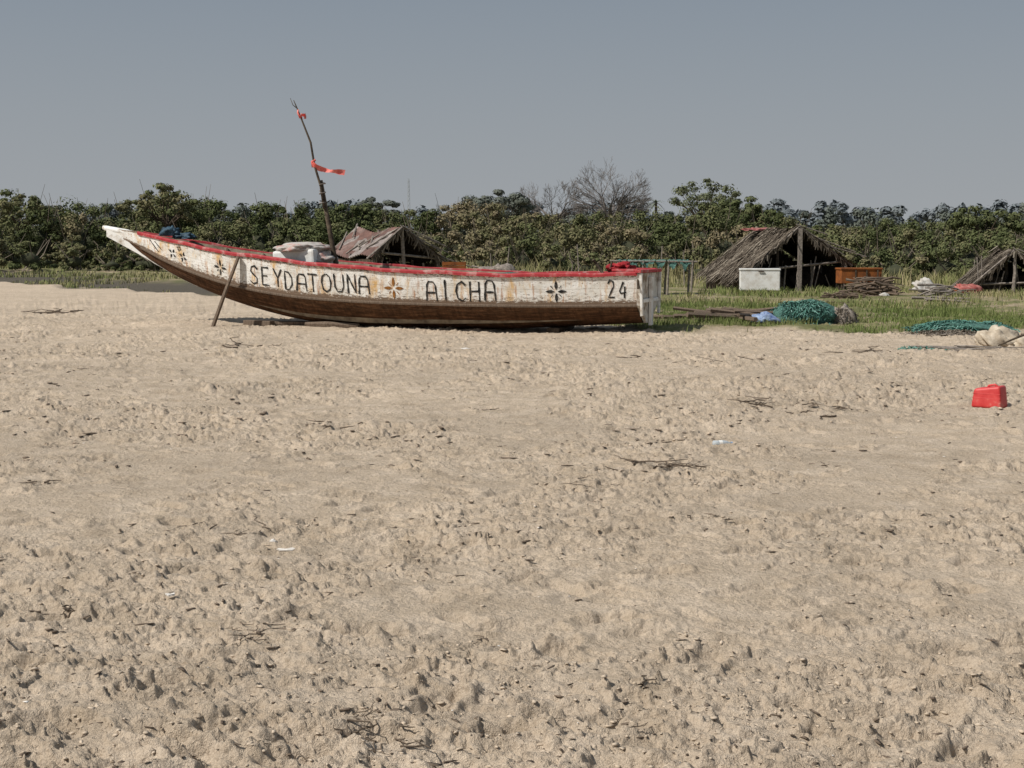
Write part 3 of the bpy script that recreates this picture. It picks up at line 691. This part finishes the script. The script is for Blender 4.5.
def hut(name,x,y,axis,length,hl,hr,ridge,el,er,left='thatch',right='thatch',seed=0,wall=None,nth=1300):
    e=empty(name); r=random.Random(seed); z0=g1(x,y)
    A=Vector((math.sin(axis),math.cos(axis),0)); Pp=Vector((math.cos(axis),-math.sin(axis),0))
    C=Vector((x,y,z0)); Z=Vector((0,0,1))
    def sag(t): return -.13*math.sin(math.pi*t)+.05*math.sin(t*9+seed)
    def roofpt(side,u,v):
        h=hl if side<0 else hr; ez=el if side<0 else er
        top=C+A*length*u+Z*(ridge+sag(u)); bot=C+A*length*(u*1.06-.03)+Pp*side*h+Z*(ez+.06*math.sin(u*11+seed))
        return top.lerp(bot,v)
    for side,kind in ((-1,left),(1,right)):
        V=[];F=[]; nu,nv=(60,8)
        for i in range(nu+1):
            for j in range(nv+1):
                p=roofpt(side,i/nu,j/nv)
                if kind=='sheet': p=p+Z*.018*math.sin(i*math.pi/1.5)
                else: p=p+Z*(.05*math.sin(i*1.3+j*2.1)*.5-.02)
                V.append(p)
        for i in range(nu):
            for j in range(nv): F.append((i*(nv+1)+j,i*(nv+1)+j+1,(i+1)*(nv+1)+j+1,(i+1)*(nv+1)+j))
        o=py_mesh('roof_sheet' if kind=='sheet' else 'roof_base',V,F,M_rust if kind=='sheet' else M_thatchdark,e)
        md=o.modifiers.new('t','SOLIDIFY'); md.thickness=.03
        dn=(roofpt(side,.5,1)-roofpt(side,.5,0)).normalized(); nn=A.cross(dn)*(1 if side<0 else -1)
        if nn.z<0: nn=-nn
        if kind=='thatch':
            thatch_strips(lambda u,v:(roofpt(side,u*1.03-.015,v*.98),dn,A,nn),nth,.5,.032,seed+side+5,e,mess=.45)
        else:
            mb=MB()
            for k in range(7):
                u=r.random(); v=r.uniform(.1,.9); p=roofpt(side,u,v)+nn*.07; d=(dn*r.uniform(-1,1)+A*r.uniform(-1,1)).normalized()*r.uniform(.3,.8); mb.tube([p-d,p+d],.028,5)
            mb.obj('roof_poles',M_greywood,e)
    if left!='sheet':
        thatch_strips(lambda u,v:(C+A*length*u+Z*(ridge+.04+sag(u)),(Pp*(1 if v>.5 else -1)-Z*.5).normalized(),A,Z),240,.45,.03,seed+9,e,'ridge_fronds',.6)
    mb=MB()
    for k in (0,.5,1):
        for sd,h,ez in ((-1,hl,el),(1,hr,er)):
            b=C+A*length*k+Pp*sd*(h-.15); mb.tube([b-Z*.1,b+Z*(ez+.1)+Pp*r.uniform(-.05,.05)],[.06,.05],6)
        b=C+A*length*(k*.98+.01); mb.tube([b-Z*.1,b+Pp*.05+Z*ridge*.5,b+Z*(ridge-.06)],[.075,.065,.06],6)
    for k in (0.0,1.0):
        for sd,h,ez in ((-1,hl,el),(1,hr,er)):
            a=C+A*(length*k-.04)+Z*(ridge+.02); b=C+A*(length*k-.04)+Pp*sd*(h+.12)+Z*(ez-.06); mb.tube([a,(a+b)/2+Z*r.uniform(-.04,.04),b],.04,6)
    a=C-Pp*(hl-.2)+Z*(el+.15)+A*.03; b=C+Pp*(hr-.2)+Z*(er+.1)+A*.03; mb.tube([a,b],.04,5)
    for k in range(12):
        t=r.random(); a=C+Pp*(-hl*.85+(hl+hr)*.85*t)+A*r.uniform(.1,.3); mb.tube([a,a+Pp*r.uniform(-.35,.35)+Z*r.uniform(.5,1.3)],r.uniform(.015,.035),5)
    for k in range(8):
        t=r.random(); a=C+A*(-.1)+Z*(ridge*(1-t*.5)+.05)+Pp*hr*t; mb.tube([a-Pp*.3+Z*.15,a+Pp*r.uniform(.5,1.2)-Z*r.uniform(.2,.7)],.02,5)
    mb.obj('pole_frame',M_greywood,e)
    def gab(u,v):
        sd=1 if u>.45 else -1; h,ez=(hr,er) if sd>0 else (hl,el); t=r.random()*.95
        p=C-A*.06+(Z*ridge).lerp(Pp*sd*h+Z*ez,t); return p,(-Z+Pp*sd*.3).normalized(),Pp,-A
    thatch_strips(gab,150,.26,.022,seed+40,e,'gable_fringe',.5)
    mb=MB()
    def wallrow(p,q,h0,h1,n):
        for i in range(n):
            t=(i+.5)/n; b=p.lerp(q,t); hh=h0+(h1-h0)*t; d=(q-p).normalized()
            mb.box(b+Z*(hh*.5-.05),((q-p).length/n*.96,.04,hh),rz=math.atan2(d.y,d.x))
    wallrow(C-Pp*(hl-.12)+A*.1,C-Pp*(hl-.12)+A*length,el-.02,el-.02,14)
    wallrow(C+Pp*(hr-.12)+A*.1,C+Pp*(hr-.12)+A*length,er-.02,er-.02,14)
    bk=C+A*(length-.1); wallrow(bk-Pp*(hl-.12),bk,el-.05,ridge-.1,10); wallrow(bk,bk+Pp*(hr-.12),ridge-.1,er-.05,10)
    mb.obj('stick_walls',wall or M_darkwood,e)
    lump('stored_gear',C+A*.9-Pp*hl*.4+Z*.25,(.6,.5,.4),M_darkwood,e,seed+2)
    lump('stored_gear',C+A*1.2+Pp*hr*.4+Z*.2,(.7,.6,.55),M_thatchdark,e,seed+3)
    return e,C,A,Pp
e2,C2,A2,P2=hut('thatched_hut',10.45,51.3,R(-12),4.1,2.15,2.0,2.34,.6,1.0,seed=3,nth=1700)
lump('red_rag',C2+A2*3.2+Vector((-.35,0,2.28)),(.5,.3,.08),simple('faded_red_rag',(.22,.05,.05),(.35,.17,.15),5),e2,31,.5)
mb=MB(); mb.box(C2-A2*.08+Vector((.02,-.05,1.15)),(.16,.07,2.3),bev=.01); mb.obj('centre_post',M_greywood,e2)
hut('corrugated_roof_hut',-3.5,45,R(-30),3.6,1.15,1.4,2.25,1.3,1.15,left='sheet',right='thatch',seed=12,nth=900)
hut('thatched_hut',17.7,49.5,R(8),3,1.5,1.9,1.5,.15,.3,seed=17,nth=1300)
def fridge(x,y):
    e=empty('discarded_chest_freezer'); z=g1(x,y); rz=R(-6)
    mb=MB(); mb.box((x,y,z+.42),(1.38,.62,.70),rz=rz,bev=.03); mb.box((x,y,z+.81),(1.42,.66,.07),rz=rz,bev=.02); mb.obj('cabinet',M_white,e)
    mb=MB(); 
    for dx in (-.6,.6):
        for dy in (-.22,.22): mb.box((x+dx,y+dy,z+.03),(.07,.07,.12))
    mb.box((x,y-.345,z+.74),(.2,.03,.035),rz=rz,bev=.008); mb.box((x+.5,y-.29,z+.2),(.25,.06,.1),rz=rz); mb.obj('feet_and_grille',M_darkwood,e)
fridge(8.75,49.6)
e=empty('rusty_metal_trunk'); mb=MB(); x,y=12.65,51.2; z=g1(x,y)
mb.box((x,y,z+.55),(1.5,.7,.5),rz=R(4),bev=.02); mb.box((x,y,z+.83),(1.56,.76,.07),rz=R(4),bev=.02); mb.obj('body',M_orange,e)
mb=MB()
for dx in (-.6,-.2,.2,.6): mb.box((x+dx,y-.37,z+.55),(.05,.03,.48),rz=R(4))
for dx in (-.65,.65):
    for dy in (-.25,.25): mb.box((x+dx,y+dy,z+.14),(.08,.08,.32))
mb.obj('ribs_and_legs',M_darkwood,e)
e=empty('orange_crate'); x,y=-1.75,42.5; z=g1(x,y); mb=MB()
for k in range(4): mb.box((x,y-.3,z+.75+k*.12),(.7,.03,.1),rz=R(3)); mb.box((x,y+.3,z+.75+k*.12),(.7,.03,.1),rz=R(3))
for dx in (-.33,.33):
    mb.box((x+dx,y,z+.94),(.03,.56,.46),rz=R(3))
    for dy in (-.27,.27): mb.box((x+dx*.9,y+dy,z+.4),(.06,.06,.9))
mb.obj('slats',M_orange,e)

def stickpile(name,x,y,w,h,n,mat,r0=.02,r1=.05,seed=0):
    r=random.Random(seed); mb=MB()
    for i in range(n):
        a=r.uniform(-.5,.5)+(math.pi/2 if r.random()<.15 else 0); l=w*r.uniform(.3,1); cx=x+r.gauss(0,w*.2); cy=y+r.gauss(0,.3)
        zc_=g1(cx,cy)+abs(r.gauss(0,h*.45))+.03; t=r.uniform(-.25,.25)*min(1,h*4)
        p=Vector((cx-math.cos(a)*l/2,cy-math.sin(a)*l/2,max(.02,zc_-t*l/2))); q=Vector((cx+math.cos(a)*l/2,cy+math.sin(a)*l/2,max(.02,zc_+t*l/2)))
        m_=(p+q)/2+Vector((0,0,r.uniform(-.05,.08)*min(1,h*5))); rad=r.uniform(r0,r1); mb.tube([p,m_,q],[rad,rad*.9,rad*.5],5)
    return mb.obj(name,mat)
stickpile('firewood_pile',12.3,47.6,1.4,.55,80,M_wood,.02,.05,1)
stickpile('driftwood_pile',14.5,47,1.6,.25,22,M_greywood,.02,.05,2)
stickpile('weathered_planks',4.7,29.6,3.0,.14,22,M_wood,.03,.06,3)
stickpile('driftwood_pile',9.2,24.0,1.2,.05,12,M_wood,.010,.022,5)
stickpile('driftwood_pile',7.2,21.9,.9,.03,10,M_greywood,.008,.016,6)
stickpile('brush_pile',-.4,50,1.6,.6,60,M_greywood,.015,.04,8)
stickpile('driftwood_pile',12.5,41,1.4,.08,12,M_greywood,.02,.05,9)
stickpile('driftwood_pile',8.5,38,1.2,.08,10,M_wood,.02,.04,10)
stickpile('brush_pile',10.6,44,1.2,.2,26,M_wood,.015,.03,11)
def netheap(name,x,y,sx,sy,h,seed,n=900,mat=M_net):
    e=empty(name); r=np.random.default_rng(seed); z=g1(x,y)
    lump('net_core',(x,y,z+h*.12),(sx*.9,sy*.9,h*.8),M_netcore if mat is M_net else M_greywood,e,seed,.3)
    V=[];T=[]
    for i in range(n):
        a=r.uniform(0,6.28); q=math.sqrt(r.random())*1.05; ex=1+.25*(float(vn(math.cos(a)*2,math.sin(a)*2,1,seed))-.5)*2; px=x+math.cos(a)*sx*q*ex; py=y+math.sin(a)*sy*q*ex
        hh=h*math.sqrt(max(0,1-min(1,q)**2))*(.7+.5*float(vn(px,py,.3,seed)))
        b=r.uniform(0,6.28); l=r.uniform(.06,.22)*min(1,sx); w=.006
        p=Vector((px,py,z+hh+.015)); d=Vector((math.cos(b)*l,math.sin(b)*l,r.uniform(-.08,.03)-.25*q*l)); s=Vector((-math.sin(b)*w,math.cos(b)*w,r.uniform(-.5,.5)*w*2)); m_=p+d*.5+Vector((0,0,.02)); 
        V+=[p-s,p+s,m_+s,m_-s,m_-s,m_+s,p+d+s,p+d-s]; t=np.clip(.5+r.normal()*.25,0,1); T+=[t,t]
    V=np.array([v[:] for v in V]); fast_mesh('net_strands',V,np.arange(len(V)).reshape(-1,4),mat,e,fattrs={'tint':T})
    return e
netheap('green_fishing_net',6.2,29.4,.72,.5,.46,41,2800)
netheap('green_fishing_net',6.95,29.3,.3,.3,.36,42,800,M_straw)
netheap('green_fishing_net',8.4,26.2,.95,.6,.16,43,2200)
netheap('grey_fishing_net',-.45,45.5,.9,.6,.95,44,900,M_straw)
netheap('green_fishing_net',6.6,22.3,.4,.3,.03,45,300)
netheap('grey_fishing_net',7.9,25.2,.7,.35,.05,46,700,M_straw)
lump('blue_plastic_sack',(5.2,28.9,g1(5.2,28.9)+.06),(.28,.22,.13),M_bluebag,None,51,.4)
lump('white_sack',(14.2,48.3,g1(14.2,48.3)+.2),(.36,.3,.27),M_dirtywhite,None,52,.5)
lump('red_bundle',(15.6,48.3,g1(15.6,48.3)+.12),(.45,.3,.2),simple('dusty_red_cloth',(.26,.05,.045),(.40,.17,.14),4),None,53,.4)
lump('orange_float',(15.0,47.6,g1(15.0,47.6)+.08),(.16,.14,.13),M_orange,None,57,.2)
lump('sand_filled_sack',(8.05,23.2,g1(8.05,23.2)+.09),(.32,.25,.22),M_sack,None,54,.35)
lump('sand_filled_sack',(8.55,23.1,g1(8.55,23.1)+.06),(.3,.2,.15),M_sack,None,55,.35)
mb=MB(); zz=g1(8.3,22.9); mb.tube([(7.95,22.85,zz+.02),(8.25,22.8,zz+.16),(8.6,22.8,zz+.3),(8.75,22.8,zz+.12)],[.012,.02,.02,.012],6); mb.obj('dried_branch',M_darkwood)
lump('white_foam_float',(12.3,46.3,g1(12.3,46.3)+.05),(.16,.12,.08),M_dirtywhite,None,56,.2)
e=empty('net_drying_rack'); mb=MB(); x0,x1,y=3.55,6.0,47.0; z=g1(4.5,y)
for xx in (x0,x0+.8,x1-.8,x1): mb.tube([(xx,y,z-.1),(xx+.05,y,z+1.15)],.04,6); mb.tube([(xx,y+.8,z-.1),(xx+.05,y+.8,z+1.15)],.04,6)
mb.tube([(x0-.2,y,z+1.12),(x1+.2,y,z+1.1)],.035,6); mb.tube([(x0-.2,y+.8,z+1.12),(x1+.2,y+.8,z+1.1)],.035,6); mb.obj('rack_poles',M_greywood,e)
V=[];F=[];nu,nv=40,10
for i in range(nu+1):
    for j in range(nv+1):
        t=j/nv; xx=x0+(x1-x0)*i/nu; dr=-.42*max(0,.25-t)*3*(.6+.4*math.sin(i*.9)+.3*math.sin(i*2.1))
        V.append((xx+.03*math.sin(j+i),y-.06+.9*max(0,t-.12),z+1.17+dr-.12*math.sin(math.pi*t)*abs(math.sin(i*.37))+.02*math.sin(i*2.3+j)))
for i in range(nu):
    for j in range(nv): F.append((i*(nv+1)+j,i*(nv+1)+j+1,(i+1)*(nv+1)+j+1,(i+1)*(nv+1)+j))
py_mesh('draped_net',V,F,M_netcore,e,True)
mb=MB(); r=random.Random(4)
for k in range(16):
    x=r.uniform(-2,24); y=r.uniform(50,62); z=g1(x,y); mb.tube([(x,y,z-.1),(x+r.uniform(-.2,.2),y,z+r.uniform(.9,1.8))],[.035,.02],5)
mb.obj('fence_posts',M_greywood)

# ------------------------------------------------------------ red jerrycan
def jerrycan():
    x,y=4.84,14.1; z=g1(x,y); e=empty('red_jerrycan',(x,y,z-.01),R(-38))
    m,nt,N,L,B=nm('red_plastic'); tc=N.new('ShaderNodeTexCoord'); n=noise(N,L,tc.outputs['Object'],9,5,.6); rr=ramp(N,[(.35,(.46,.022,.022)),(.58,(.54,.05,.045)),(.75,(.56,.22,.17))]); L.new(n.outputs[0],rr.inputs[0]); L.new(rr.outputs[0],B.inputs['Base Color']); B.inputs['Roughness'].default_value=.5
    bm=bmesh.new(); bmesh.ops.create_cube(bm,size=1); bmesh.ops.scale(bm,vec=(.31,.22,.21),verts=bm.verts)
    for v in bm.verts:
        if v.co.z>0: v.co.x*=.85; v.co.y*=.88; v.co.z+=.02*(v.co.x/.14)
    bmesh.ops.bevel(bm,geom=list(bm.edges),offset=.03,segments=4,affect='EDGES',profile=.6)
    bmesh.ops.translate(bm,vec=(0,0,.105),verts=bm.verts); bm.verts.index_update()
    py_mesh('body',[v.co[:] for v in bm.verts],[[v.index for v in f.verts] for f in bm.faces],m,e,True); bm.free()
    mb=MB(); 
    for k in (.055,.10,.145): mb.box((0,-.003*k,k),(.302-.18*k,.218-.10*k,.010),bev=.004)
    mb.obj('ribs',m,e)
    mb=MB(); mb.tube([(-.135,.03,.13),(-.155,.03,.14),(-.165,.03,.14)],[.026,.026,.024],12); mb.obj('cap',M_darkwood,e,True)
    mb=MB(); mb.tube([(-.03,0,.19),(-.01,0,.222),(.05,0,.235),(.09,0,.21)],.011,8); mb.obj('handle',m,e,True)
jerrycan()
e=empty('plastic_bottle',(1.75,11.56,g1(1.75,11.56)+.03),R(12))
m,nt,N,L,B=nm('clear_plastic'); B.inputs['Base Color'].default_value=(.62,.68,.72,1); B.inputs['Roughness'].default_value=.15; B.inputs['Transmission Weight'].default_value=.45; B.inputs['IOR'].default_value=1.2
mb=MB(); mb.tube([(-.08,0,0),(-.075,0,0),(-.03,0,0),(-.02,0,0),(.01,0,0),(.04,0,.0),(.065,0,0),(.08,0,0)],[.018,.027,.027,.023,.027,.022,.011,.011],14); mb.obj('bottle_body',m,e,True)
mb=MB(); mb.tube([(.078,0,0),(.092,0,0)],.013,12); mb.obj('cap',M_bluebag,e)
mb=MB(); mb.tube([(-.03,0,0),(.0,0,0)],.028,14); mb.obj('label',M_white,e)
def scrap(x,y,sx,sy,rz,mat,name):
    mb=MB(); z=g1(x,y); n=10; V=[(x,y,z+.018)]; 
    for i in range(n):
        a=i*6.283/n; rr=random.uniform(.75,1.1); X_=math.cos(a)*sx*rr;Y_=math.sin(a)*sy*rr
        V.append((x+X_*math.cos(rz)-Y_*math.sin(rz),y+X_*math.sin(rz)+Y_*math.cos(rz),z+.012+random.uniform(-.004,.012)))
    o=py_mesh(name,V,[(0,1+i,1+(i+1)%n) for i in range(n)],mat); md=o.modifiers.new('s','SOLIDIFY'); md.thickness=.008
scrap(2.27,7.86,.12,.04,.05,M_sack,'driftwood_chip'); scrap(-1.3,7.5,.025,.02,.3,M_shell,'sea_shell'); scrap(-1.53,6.14,.022,.014,.3,M_shell,'sea_shell'); scrap(-.75,22.5,.09,.07,.3,M_shell,'sea_shell')
scrap(-1.2,7.3,.05,.008,.1,M_shell,'sea_shell')

# ------------------------------------------------------------ camera, light, sky
cam=bpy.data.cameras.new('camera'); co=bpy.data.objects.new('camera',cam); link(co); co.location=(0,0,1.6); co.rotation_euler=(R(90-5.55),0,0)
cam.lens=49.2; cam.sensor_width=36; cam.clip_end=8000; cam.clip_start=.05; scene.camera=co
sd=Vector((-.86,-.38,0)).normalized(); el=R(48); sdir=Vector((sd.x*math.cos(el),sd.y*math.cos(el),math.sin(el)))
sl=bpy.data.lights.new('sun','SUN'); sl.energy=4.8; sl.angle=R(.6); sl.color=(1,.955,.89); so=bpy.data.objects.new('sun',sl); link(so); so.rotation_euler=(-sdir).to_track_quat('-Z','Y').to_euler(); so.location=(-20,-10,30)
w=bpy.data.worlds.new('World'); scene.world=w; w.use_nodes=True; N=w.node_tree.nodes; L=w.node_tree.links; bg=N['Background']
sky=N.new('ShaderNodeTexSky'); sky.sky_type='NISHITA'; sky.sun_disc=False; sky.sun_elevation=el; sky.sun_rotation=math.atan2(sd.x,sd.y)%(2*math.pi); sky.dust_density=4; sky.air_density=1.2
tc=N.new('ShaderNodeTexCoord'); sp=N.new('ShaderNodeSeparateXYZ'); L.new(tc.outputs['Generated'],sp.inputs[0])
rp=ramp(N,[(0,(3.75,3.95,4.1)),(.05,(3.35,3.6,3.88)),(.18,(2.4,2.8,3.3)),(.5,(2.3,2.8,3.5)),(1,(2.2,2.9,3.9))]); L.new(sp.outputs[2],rp.inputs[0])
L.new(mixc(N,L,.92,sky.outputs[0],rp.outputs[0]),bg.inputs[0]); bg.inputs[1].default_value=.1
scene.view_settings.view_transform='Standard'; scene.view_settings.look='None'; scene.view_settings.exposure=0
